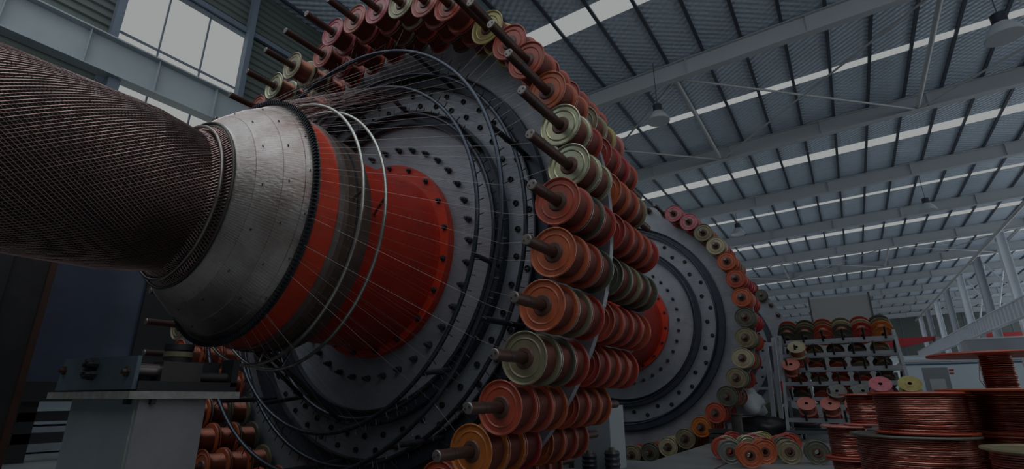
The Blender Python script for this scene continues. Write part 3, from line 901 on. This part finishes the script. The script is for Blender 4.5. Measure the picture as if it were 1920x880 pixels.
# ---------------------------------------------------------------- spool rack on wheels
RY = 10.4
rk = thing('spool_rack', 'grey wheeled steel rack with six tiers of pegs holding spools, before the white panel', 'rack', (-.18, RY, 0))
l = Vector(rk.location)
RS = RY/10.85
def rx(x): return x*RS
def rz(z): return CAM_H + (z - CAM_H)*RS
TIERS = [(-1.02, .66, 1.655), (-.72, .62, 1.415), (-.79, .64, 1.165), (-1.04, .60, .925), (-1.08, .60, .67), (-1.08, .60, .32)]
b = MB()
for s_, ya in ((-1, -.28), (1, .28)):
    for xx in (-1.06, .70):
        pass
def post(xa, xb, name='post'):
    b = MB(); b.tube([Vector((xa, RY-.30, .16))-l, Vector((xb, RY-.06, 1.74))-l], .032, 'rack_grey', 4); b.build(name, rk)
    b = MB(); b.tube([Vector((xa, RY+.45, .16))-l, Vector((xb, RY+.16, 1.74))-l], .032, 'rack_grey', 4); b.build(name, rk)
post(rx(-1.10), rx(-1.02)); post(rx(.78), rx(.70))
for k, (xa, xb, z) in enumerate(TIERS):
    zz = rz(z); f = (zz-.16)/1.58; yf = RY-.30 + .24*f
    b = MB(); pbox(b, (rx(-1.08), yf-.02, zz-.032), (rx(.74), yf+.02, zz+.032), 'rack_grey', rk); b.build('rail', rk)
    b = MB(); pbox(b, (rx(-1.08), RY+.45-.29*f-.02, zz-.03), (rx(.74), RY+.45-.29*f+.02, zz+.03), 'rack_grey', rk); b.build('rail', rk)
b = MB(); pbox(b, (rx(-1.14), RY-.36, .13), (rx(.8), RY-.30, .18), 'rack_dark', rk); pbox(b, (rx(-1.14), RY+.45, .13), (rx(.8), RY+.51, .18), 'rack_dark', rk)
pbox(b, (rx(-1.14), RY-.30, .13), (rx(-1.06), RY+.45, .18), 'rack_dark', rk); pbox(b, (rx(.72), RY-.30, .13), (rx(.8), RY+.45, .18), 'rack_dark', rk); b.build('base_frame', rk)
for xx in (-.90, .60):
    for yy in (RY-.30, RY+.42):
        b = MB(); b.tube([Vector((xx-.02, yy, .062))-l, Vector((xx+.025, yy, .062))-l], .06, 'rubber', 20); cs = b.build('caster_wheel', rk)
        b = MB(); pbox(b, (xx-.035, yy-.03, .05), (xx-.024, yy+.03, .13), 'rack_grey', rk); pbox(b, (xx+.029, yy-.03, .05), (xx+.04, yy+.03, .13), 'rack_grey', rk); b.build('fork', cs)
# pegs: front ones lean up towards the viewer, rear ones away
tierw = ['top', 'second', 'third', 'fourth', 'fifth', 'bottom']
TILT = rad(42)
for k, (xa, xb, z) in enumerate(TIERS):
    zz = rz(z); f = (zz-.16)/1.58; yf = RY-.30+.24*f; yb = RY+.45-.29*f
    for i in range(6):
        xx = rx(-1.02 + .29*i + .17*(k % 2) + .06) if k else rx(-.95 + .305*i)
        if xx > rx(.70): continue
        d = Vector((0, -math.cos(TILT), math.sin(TILT)))
        p = Vector((xx, yf-.022, zz))
        b = MB(); b.tube([p - l, p + d*.24 - l], .017, 'black', 8); b.build('peg', rk)
def rack_spool(px, py, pz, c, lab, tilt, front, s=1.05, c2=None):
    # spool axis along the peg direction; local -Y end is the outer flange
    if front: M = Matrix.Rotation(-TILT, 4, 'X')
    else: M = Matrix.Rotation(rad(38), 4, 'X')
    return small_spool(Vector((px, py, pz)), c, lab, 'spools on the wheeled rack', c2, .10, M, s)
cols_top = [[DG, DG, RO], [DG, KH, DG], [RO, KH, RO], [DG, CM, KH], [RD, CM, RO], [AM, KH, DG]]
leftord = ['leftmost', 'second from left', 'third from left', 'third from right', 'second from right', 'rightmost']
for i in range(6):
    xx = rx(-.93 + .30*i)
    for j in range(3):
        z0_ = rz(1.69) + .045 + j*.075; y0_ = RY + .22 + j*.19
        c = cols_top[i][j]
        rack_spool(xx, y0_, z0_, c, '%s spool, rack\'s top tier, %s in the %s stack' % (CN[c], ['nearest', 'middle', 'farthest'][j], leftord[i]), 0, False, .98)
random.seed(11)
for k in range(1, 5):
    zz = rz(TIERS[k][2]); f = (zz-.16)/1.58
    for i in range(5):
        xx = rx(-.86 + .335*i)
        c = random.choice([RD, RO, DG, DG, KH, RD])
        rack_spool(xx, RY + .50 - .26*f, zz + .01, c, '%s spool inside the rack, on its %s tier, %s' % (CN[c], tierw[k], ['leftmost', 'second from left', 'middle one', 'second from right', 'rightmost'][i]), 0, False, .85)
def fr(px_x, z, c, words, n=2):
    for j in range(n):
        d = Vector((0, -math.cos(TILT), math.sin(TILT)))
        f = (z-.16)/1.58; base = Vector((rx(px_x), RY-.42+.24*f, z))
        p = base - d*(j*.17) 
        w2_ = words if j == 0 else words.replace('front', 'lower')
        M = Matrix.Rotation(-TILT, 4, 'X')
        small_spool(p + d*.0, c if j == 0 else RD, w2_ if j == 0 else 'dark red spool tucked under the ' + words.split(' spool')[0] + ' spool' + words.split(' spool')[1].replace(' front', ''), 'spools on the wheeled rack front', None, .125, M, .86)
fr(-.77, rz(1.56), CM, 'cream spool on a front peg, second tier, far left', 2)
fr(-.90, rz(1.26), SA, 'salmon spool on a front peg, third tier, far left', 1)
fr(-.75, rz(.60), SA, 'salmon spool on a front peg, bottom tier, leftmost', 2)
fr(-.40, rz(.60), SA, 'bright salmon spool on a front peg, bottom tier, second', 2)
fr(-.05, rz(.60), SA, 'half hidden salmon spool on a front peg, bottom tier, third', 1)
fr(-.27, rz(.80), GY, 'grey spool on a front peg, fifth tier, left of two', 1)
fr(.10, rz(.80), GY, 'grey spool on a front peg, fifth tier, right of two', 1)
fr(.31, rz(.92)-.0, PK, 'pink spool on a front peg behind the copper reels', 1) if False else None
small_spool(Vector((rx(.47)-.12, RY-.6, rz(.90))), PK, 'pink spool leaning out above the copper reels', 'loose spools above the reels', None, .10, Matrix.Rotation(-TILT, 4, 'X'), .92)
small_spool(Vector((rx(.47)+.24, RY-.6, rz(.90))), YG, 'yellow-green spool leaning out above the copper reels', 'loose spools above the reels', None, .10, Matrix.Rotation(-TILT, 4, 'X'), .92)
b = MB()

# white panel enclosure behind the rack
wp = thing('white_enclosure', 'tall off-white panelled enclosure with dark corner posts behind the rack', 'enclosure', (0, 20, 0))
b = MB(); pbox(b, (-.80, 20, .1), (.84, 21.6, 3.88), 'white_panel', wp); b.build('panel', wp)
for xx in (-.86, .84):
    b = MB(); pbox(b, (xx, 19.96, 0), (xx+.05, 20.02, 3.95), 'rack_dark', wp); b.build('corner_post', wp)

# steel trestle left of the rack
ft = thing('steel_trestle', 'light grey welded steel trestle standing left of the spool rack', 'trestle', (-1.5, 11, 0))
l = Vector(ft.location)
def bar(p, q, r=.03, nm='bar'):
    b = MB(); b.tube([Vector(p)-l, Vector(q)-l], r, 'column_shade_paint', 4); b.build(nm, ft)
bar((-1.36, 11, 0), (-1.30, 11, 1.70), .05, 'upright'); bar((-1.24, 11, 0), (-1.16, 11, 1.78), .05, 'upright')
bar((-2.2, 11, 0), (-2.2, 11, .9), .035, 'upright'); bar((-2.2, 11, .86), (-1.3, 11, .86), .035, 'cross_bar'); bar((-2.2, 11, .9), (-1.32, 11, 1.42), .035, 'brace')
bar((-2.2, 11, .25), (-1.3, 11, .25), .03, 'cross_bar'); bar((-1.36, 11, 1.66), (-1.16, 11, 1.66), .05, 'cap_bar'); bar((-1.36, 11, .06), (-1.24, 11.8, .06), .03, 'cross_bar')
bar((-1.30, 11, 1.5), (-1.30, 11.8, .06), .03, 'brace')

# bags, upright reel and boxes near the second wheel
def blob(name, c, r, m, seed, lab, cat, sq=(1, 1, 1), amp=.22):
    rnd = random.Random(seed); b = MB(); n, k = 20, 12; vs_ = []; fs = []
    ph = [(rnd.uniform(-3, 3), rnd.uniform(-3, 3), rnd.uniform(-3, 3), rnd.uniform(0, 6)) for _ in range(9)]
    for i in range(k+1):
        t = PI*i/k
        for j in range(n):
            u = 2*PI*j/n; d = Vector((math.sin(t)*math.cos(u), math.sin(t)*math.sin(u), math.cos(t)))
            s_ = 1 + amp*sum(math.sin(2.2*(a*d.x+b_*d.y+c_*d.z)+e) for a, b_, c_, e in ph)/4
            p = d*s_*r; vs_.append((p.x*sq[0], p.y*sq[1], max(p.z*sq[2], -c[2]+.003)))
    for i in range(k):
        for j in range(n): fs.append((i*n+j, (i+1)*n+j, (i+1)*n+(j+1) % n, i*n+(j+1) % n))
    b.add(vs_, fs, m, True); o = b.build(name, None, c); return tag(o, lab, cat)
blob('plastic_bag', (-1.70, 10.55, .60), .25, 'bag_white', 3, 'crumpled white plastic bag lying on dark sacks beside the second wheel', 'bag', (1.2, 1, 1.0))
blob('refuse_sack', (-1.50, 10.55, .16), .27, 'bag_black', 5, 'black refuse sack on the floor under the white bag', 'bag', (1.7, 1, .8))
blob('refuse_sack', (-1.1, 12.5, .22), .30, 'bag_black', 9, 'black refuse sack on the floor between trestle and rack', 'bag', (1.5, 1, .8))
t = thing('upright_reel', 'dark rusty reel standing upright on a flat plate beside the white bag', 'reel', (-1.62, 8.9, 0))
b = MB(); b.lathe([(.0, .0001), (.0, .20), (.03, .20), (.03, .07), (.16, .07), (.16, .19), (.19, .19), (.19, .08), (.44, .08), (.44, .10), (.46, .10), (.46, .0001)], 'steel_dark', 28, ax='Z'); b.build('reel_body', t)
t = thing('wooden_crate', 'low dark crate on the floor at the foot of the second wheel', 'crate', (-1.98, 9.1, 0))
for k in range(3):
    b = MB(); pbox(b, (-2.08, 9.0, .02+.07*k), (-1.78, 9.3, .075+.07*k), 'steel_dark', t); b.build('board', t)

# ---------------------------------------------------------------- spools lying on the floor in rows
def floor_spool(x, y, c, lab, rz_=0.0, c2=None, wr=.05, s=1.0, parts=True):
    M = (0, 0, rz_)
    return spool((x, y, .1635*s), c, lab, 'spools lying on the floor before the rack', c2, wr, M, scale=s)
fl = [
 (-1.03, 6.15, O, 'bright orange empty spool on the floor, nearest of all the floor spools', .35),
 (-.95, 6.62, O, 'orange empty spool on the floor, second in the orange row', .42),
 (-.98, 6.95, O, 'orange empty spool on the floor, third in the orange row', .40),
 (-1.27, 6.40, GY, 'grey dished spool on the floor, left of the bright orange one', .30),
 (-1.40, 6.72, RO, 'red-orange spool on the floor, far left of the rows', .35),
 (-1.42, 7.05, CM, 'cream spool on the floor, behind the far left red-orange one', .35),
 (-.72, 6.75, KH, 'khaki ringed spool on the floor, front of the right pair', .22),
 (-.46, 6.85, DG, 'blackish green spool on the floor, right one of the right pair', .18),
 (-.80, 7.15, DG, 'blackish green spool on the floor, behind the third orange spool', .40),
 (-.86, 7.45, RO, 'red-orange spool on the floor, front of the red row', .40),
 (-.84, 7.75, RD, 'dark red spool on the floor, middle of the red row', .40),
 (-.82, 8.05, RO, 'red-orange spool on the floor, back end of the red row', .40),
 (-1.22, 7.25, ZN, 'greenish zinc spool on the floor, front of the pale row', .40),
 (-1.20, 7.55, PK, 'pink spool on the floor, second in the pale row', .40),
 (-1.18, 7.85, CM, 'cream spool on the floor, third in the pale row', .40),
 (-1.16, 8.15, YG, 'yellow-green spool on the floor, back end of the pale row', .40),
 (-1.50, 7.9, RD, 'dark red spool on the floor beside the upright reel', .40),
]
for (x_, y_, c, lab, rr) in fl: floor_spool(x_, y_, c, lab, rr, s=.76)

# ---------------------------------------------------------------- copper reels, bottom right
def reel(loc, Rf, h, rw, top, bot, label, rot=0.0, tf=.014, group=None, tilt=(0, 0)):
    t = thing('copper_reel', label, 'reel', loc, (tilt[0], tilt[1], rot), group)
    def fl_(z, s_, m, nm):
        b = MB()
        b.lathe([(z, .03), (z, Rf-.004), (z+s_*tf*.4, Rf), (z+s_*tf, Rf-.004), (z+s_*tf, Rf-.03), (z+s_*tf*.6, Rf-.035), (z+s_*tf*.6, Rf*.45), (z+s_*tf, Rf*.42), (z+s_*tf, .03)], m, 72, ax='Z'); b.build(nm, t)
    fl_(h-tf, 1, top, 'flange'); fl_(tf, -1, bot, 'flange')
    b = MB(); rnd = random.Random(sum(map(ord, label)))
    n = int((h-2*tf)/.0055); pr = []
    for i in range(n+1):
        z = tf + (h-2*tf)*i/n
        e = rw + rnd.uniform(-.003, .003)
        pr += [(z-.0014, e-.0016), (z+.0012, e+.0006)]
    pr = [(min(max(z, tf), h-tf), r) for z, r in pr]
    b.lathe(pr, 'copper_reel', 96, ax='Z')
    b.build('copper_winding', t)
    return t
H = .2433
reel((.32, 4.2, 2*H), .262, H, .235, RO, RO, 'wide copper wire reel on top of the middle stack, right of a slimmer one')
reel((.25, 4.2, H), .335, H-.004, .300, DG, RO, 'big copper wire reel in the middle stack with a dark upper flange')
reel((.25, 4.2, 0.0), .335, H-.004, .300, RO, RO, 'lowest copper wire reel of the middle stack on the floor')
reel((.80, 4.47, 2*H), .270, H, .232, RO, RO, 'copper wire reel at the right edge carrying the nearly empty reel')
reel((.75, 4.30, 3*H+.002), .335, .222, .078, RO, O, 'nearly empty copper reel with wide flanges, topmost at the right edge')
reel((.82, 3.70, H-.03), .335, H, .300, KH, DG, 'copper reel with a dull khaki upper flange in the bottom right corner')
reel((.82, 3.70, 0), .335, H-.033, .300, RO, RO, 'floor-standing copper reel under the khaki one, bottom right corner')
reel((.045, 5.15, 2*H), .175, H-.004, .125, RO, SA, 'slim copper wire reel topmost on the left stack')
reel((-.115, 5.12, H), .18, H-.003, .135, SA, RO, 'slim copper wire reel in the middle of the left stack')
reel((-.115, 5.12, 0), .18, H-.003, .135, RO, RO, 'slim copper wire reel at the bottom of the left stack')
reel((.80, 4.47, H), .262, H-.003, .24, RO, RO, 'middle copper reel of the right rear stack, under the right edge reels')
reel((.80, 4.47, 0), .262, H-.003, .24, RO, RO, 'lowest copper reel of the right rear stack, on the floor')
t = reel((.48, 5.30, 2*H), .20, H, .15, SA, RO, 'copper reel half hidden behind the middle stack')
reel((.48, 5.30, 0), .20, 2*H-.003, .15, SA, RO, 'tall copper reel on the floor hidden behind the middle stack')

# ---------------------------------------------------------------- far right: columns, girders, booths
for i in range(7):
    y = 46.9 + 7.7*i if i < 7 else 0
    xx = XCOL - .12*i
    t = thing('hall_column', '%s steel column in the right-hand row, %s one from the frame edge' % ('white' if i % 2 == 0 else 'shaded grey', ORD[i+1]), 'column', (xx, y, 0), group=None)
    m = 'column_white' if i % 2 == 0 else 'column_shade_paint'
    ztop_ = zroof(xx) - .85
    b = MB(); b.box((-.22, -.012, 0), (.22, .012, ztop_), m)
    b.build('web', t)
    b = MB(); b.box((-.25, -.30, 0), (-.22, .30, ztop_), m); b.build('column_flange', t)
    b = MB(); b.box((.22, -.30, 0), (.25, .30, ztop_), m); b.build('column_flange', t)
    b = MB(); b.box((-.45, -.45, 0), (.45, .45, .03), m); b.build('base_plate', t)
cr = thing('crane_runway', 'white ribbed crane runway girder sloping across the right columns', 'girder', (9.4, 52, 5.9))
l = Vector(cr.location)
def gb(a, b_, m, nm, dz=.45):
    (xa, ya, za), (xb, yb, zb) = a, b_
    return
b = MB()
gx, gya, gyb = 9.45, 34.0, 90.0
b.box((gx-.012-l.x, gya-l.y, 5.55-l.z), (gx+.012-l.x, gyb-l.y, 6.6-l.z), 'column_white'); b.build('web', cr)
for z in (5.5, 6.6):
    b = MB(); b.box((gx-.2-l.x, gya-l.y, z-l.z), (gx+.2-l.x, gyb-l.y, z+.05-l.z), 'column_white'); b.build('girder_flange', cr)
y = gya
while y < gyb:
    b = MB(); b.box((gx-.15-l.x, y-l.y, 5.55-l.z), (gx-.012-l.x, y+.02-l.y, 6.6-l.z), 'column_white'); y += .9
    b.build('stiffener', cr)
cr.rotation_euler = (0, 0, rad(2.0))
# column bracing
for (ya, yb) in ((46.9, 54.6), (54.6, 62.3)):
    t = thing('cross_bracing', 'crossed grey steel braces between two right-hand columns, %s pair' % ('nearer' if ya < 50 else 'farther'), 'bracing', (XCOL, ya, 0))
    for (za, zb) in ((6.8, 11.0), (11.0, 6.8)):
        b = MB(); b.tube([(.30, .32, za), (.20, yb-ya-.32, zb)], .06, 'column_white', 6); b.build('brace', t)
t = thing('eaves_pipe', 'long grey pipe along the tops of the right-hand columns', 'pipe', (XCOL, 46, 10.9))
b = MB(); b.tube([(-.5, -12, .1), (-1.5, 45, 0)], .10, 'pipe_grey', 8); b.build('pipe', t)
# red bridge crane girders far down the hall
for (xa, xb, lab) in ((-11.6, 9.7, 'red overhead crane girder with tapered ends across the far main bay'), (14.0, 22.2, 'red overhead crane girder in the far right-hand bay')):
    t = thing('bridge_crane', lab, 'crane', ((xa+xb)/2, 84, 7.35)); w_ = (xb-xa)/2
    b = MB()
    p = [(-w_, .55), (-w_, .1+.45), (-w_+2.2, -.35), (w_-2.2, -.35), (w_, .25), (w_, .55)]
    p = [(-w_, .75), (-w_, .45), (-w_+3.4, -.45), (w_-3.4, -.45), (w_, .25), (w_, .65)]
    vv = [(x_, -.3, z_) for x_, z_ in p] + [(x_, .3, z_) for x_, z_ in p]
    b.add(vv, [(0,1,2,3,4,5), (11,10,9,8,7,6)] + [(i, 6+i, 6+(i+1) % 6, (i+1) % 6) for i in range(6)], 'red_crane'); b.build('girder', t)
    for s_ in (-1, 1):
        b = MB(); b.box((s_*w_-.25, -1.2, -.65 if s_*w_ > 0 or xa > 0 else .36), (s_*w_+.25, 1.2, .5), 'rack_grey'); b.build('end_carriage', t)
    b = MB(); b.box((-.6, -.32, -.15), (.5, -.301, .15), 'label_white'); b.build('sign_patch', t)
# light blue-white booths and machines
bt = thing('machine_booth', 'long pale blue-white machine booth with a dark blue stripe, right background', 'booth', (5, 32, 0))
l = Vector(bt.location)
b = MB(); pbox(b, (2.1, 32, 0.0), (9.0, 36, 2.3), 'booth_white', bt); b.build('body', bt)
b = MB(); pbox(b, (2.1, 31.985, .86), (9.0, 31.999, .93), 'booth_blue', bt); pbox(b, (2.1, 31.985, 2.16), (9.0, 31.999, 2.24), 'booth_blue', bt); b.build('stripe', bt)
b = MB(); pbox(b, (2.1, 31.98, 0), (9.0, 31.999, .80), 'booth_grey', bt); b.build('plinth', bt)
b = MB(); pbox(b, (3.45, 31.97, 1.72), (3.75, 31.999, 1.90), 'rack_dark', bt); b.build('notice', bt)
b = MB(); pbox(b, (3.85, 31.97, 1.86), (4.02, 31.999, 1.95), 'red_crane', bt); pbox(b, (3.85, 31.97, 1.72), (4.0, 31.999, 1.79), 'red_crane', bt); b.build('red_label', bt)
b = MB(); pbox(b, (2.0, 31.9, 2.3), (9.2, 36.1, 2.42), 'label_white', bt); b.build('roof_edge', bt)
t = thing('notice_board', 'pale grey leaning notice board with papers before the machine booth', 'board', (2.85, 27.5, 0))
b = MB(); b.box((-.42, -.04, 0), (.42, .04, 1.85), 'booth_grey'); b.build('board', t)
b = MB(); b.box((-.24, -.05, .9), (.25, -.041, 1.4), 'label_white'); b.build('paper', t)
for i, (x_, y_, w_, d_, h_, m, lab) in enumerate([
    (3.4, 44, 4.5, 2.0, 3.2, 'booth_white', 'white machine housing behind the booth, under the red crane'),
    (9.0, 50, 3.5, 2.4, 4.6, 'booth_grey', 'tall grey machine housing behind the right-hand columns'),
    (14.0, 46, 5.0, 2.4, 3.4, 'booth_white', 'wide white machine housing in the right-hand bay'),
    (-1.5, 60, 4.0, 2.0, 2.2, 'booth_white', 'low white machine housing far behind the rack'),
    (8.2, 26.0, 2.6, 1.2, 1.1, 'clutter_teal', 'dark teal machine bed beside the yellow railing'),
    (5.0, 26.5, 1.6, 1.0, .9, 'rack_dark', 'low dark machine bed right of the notice board')]):
    t = thing('machine_housing', lab, 'machine', (x_, y_, 0))
    b = MB(); b.box((-w_/2, -d_/2, .15), (w_/2, d_/2, h_), m); b.build('body', t)
    b = MB(); b.box((-w_/2-.06, -d_/2-.06, h_), (w_/2+.06, d_/2+.06, h_+.1), 'label_white'); b.build('cover', t)
    b = MB(); b.box((-w_/2+.1, -d_/2-.03, h_*.45), (w_/2-.1, -d_/2-.001, h_*.7), 'rack_dark'); b.build('window_band', t)
    b = MB(); b.box((-w_/2, -d_/2, 0), (w_/2, d_/2, .15), 'rack_dark'); b.build('plinth', t)
# tangle of frames and cables
t = thing('cable_frame', 'cluttered pale steel frame with hanging cables right of the notice board', 'frame', (4.6, 25.5, 0))
rnd = random.Random(4)
for k in range(5):
    b = MB(); x_ = -.6+.3*k; b.tube([(x_, 0, 0), (x_+rnd.uniform(-.05, .05), 0, 2.3)], .025, 'pipe_grey', 5); b.build('post', t)
b = MB()
for k in range(26):
    x_ = rnd.uniform(-.7, 1.1); z_ = rnd.uniform(.9, 2.1)
    b.tube([(x_, -.1, z_), (x_+rnd.uniform(-.2, .3), -.15, z_-rnd.uniform(.3, .7)), (x_+rnd.uniform(-.3, .5), -.1, rnd.uniform(.3, 1.2))], .014, rnd.choice(['label_white', 'paint_orange', 'cream', 'pipe_grey', 'black']), 5)
o = b.build('cables', t); o['kind'] = 'stuff'
t = thing('safety_railing', 'yellow safety railing before the machines at the right edge', 'railing', (6.6, 22.0, 0))
for k in range(7):
    b = MB(); b.tube([(-.6+.35*k, 0, .0), (-.6+.35*k, 0, 2.0)], .03, 'rail_yellow', 6); b.build('post', t)
for z in (1.0, 1.5, 2.0):
    b = MB(); b.tube([(-.6, 0, z), (1.5, 0, z)], .03, 'rail_yellow', 6); b.build('rail', t)

# ---------------------------------------------------------------- high bay lamps
def lamp(x, y, z, s, lab):
    t = thing('high_bay_lamp', lab, 'lamp', (x, y, z))
    b = MB(); b.lathe([(.0, .0001), (0, .24*s), (.01, .25*s), (.10*s, .22*s), (.24*s, .12*s), (.26*s, .08*s)], 'lamp_glass', 28, ax='Z'); b.build('lamp_shade', t)
    b = MB(); b.lathe([(.26*s, .09*s), (.26*s, .10*s), (.42*s, .10*s), (.42*s, .0001)], 'black_steel', 20, ax='Z'); b.build('ballast', t)
    b = MB(); b.tube([(0, 0, .42*s), (0, 0, zroof(x)-z-.04)], .012, 'rack_dark', 5); b.build('cable', t)
for (dx, dy, z, s, lab) in ((-.46, 1.744, 9.0, 1.5, 'high bay lamp hanging beside the near wheel, under the second roof light'), (.538, 1.823, 9.0, 1.7, 'large high bay lamp hanging in the upper right corner'),
                     (-.467, 3.422, 9.3, 1.6, 'small high bay lamp hanging left, above the second wheel'), (.51, 3.529, 9.3, 1.6, 'small high bay lamp hanging right, far down the hall')):
    zz = z; lamp(dx*zz, dy*zz, CAM_H+zz, s, lab)
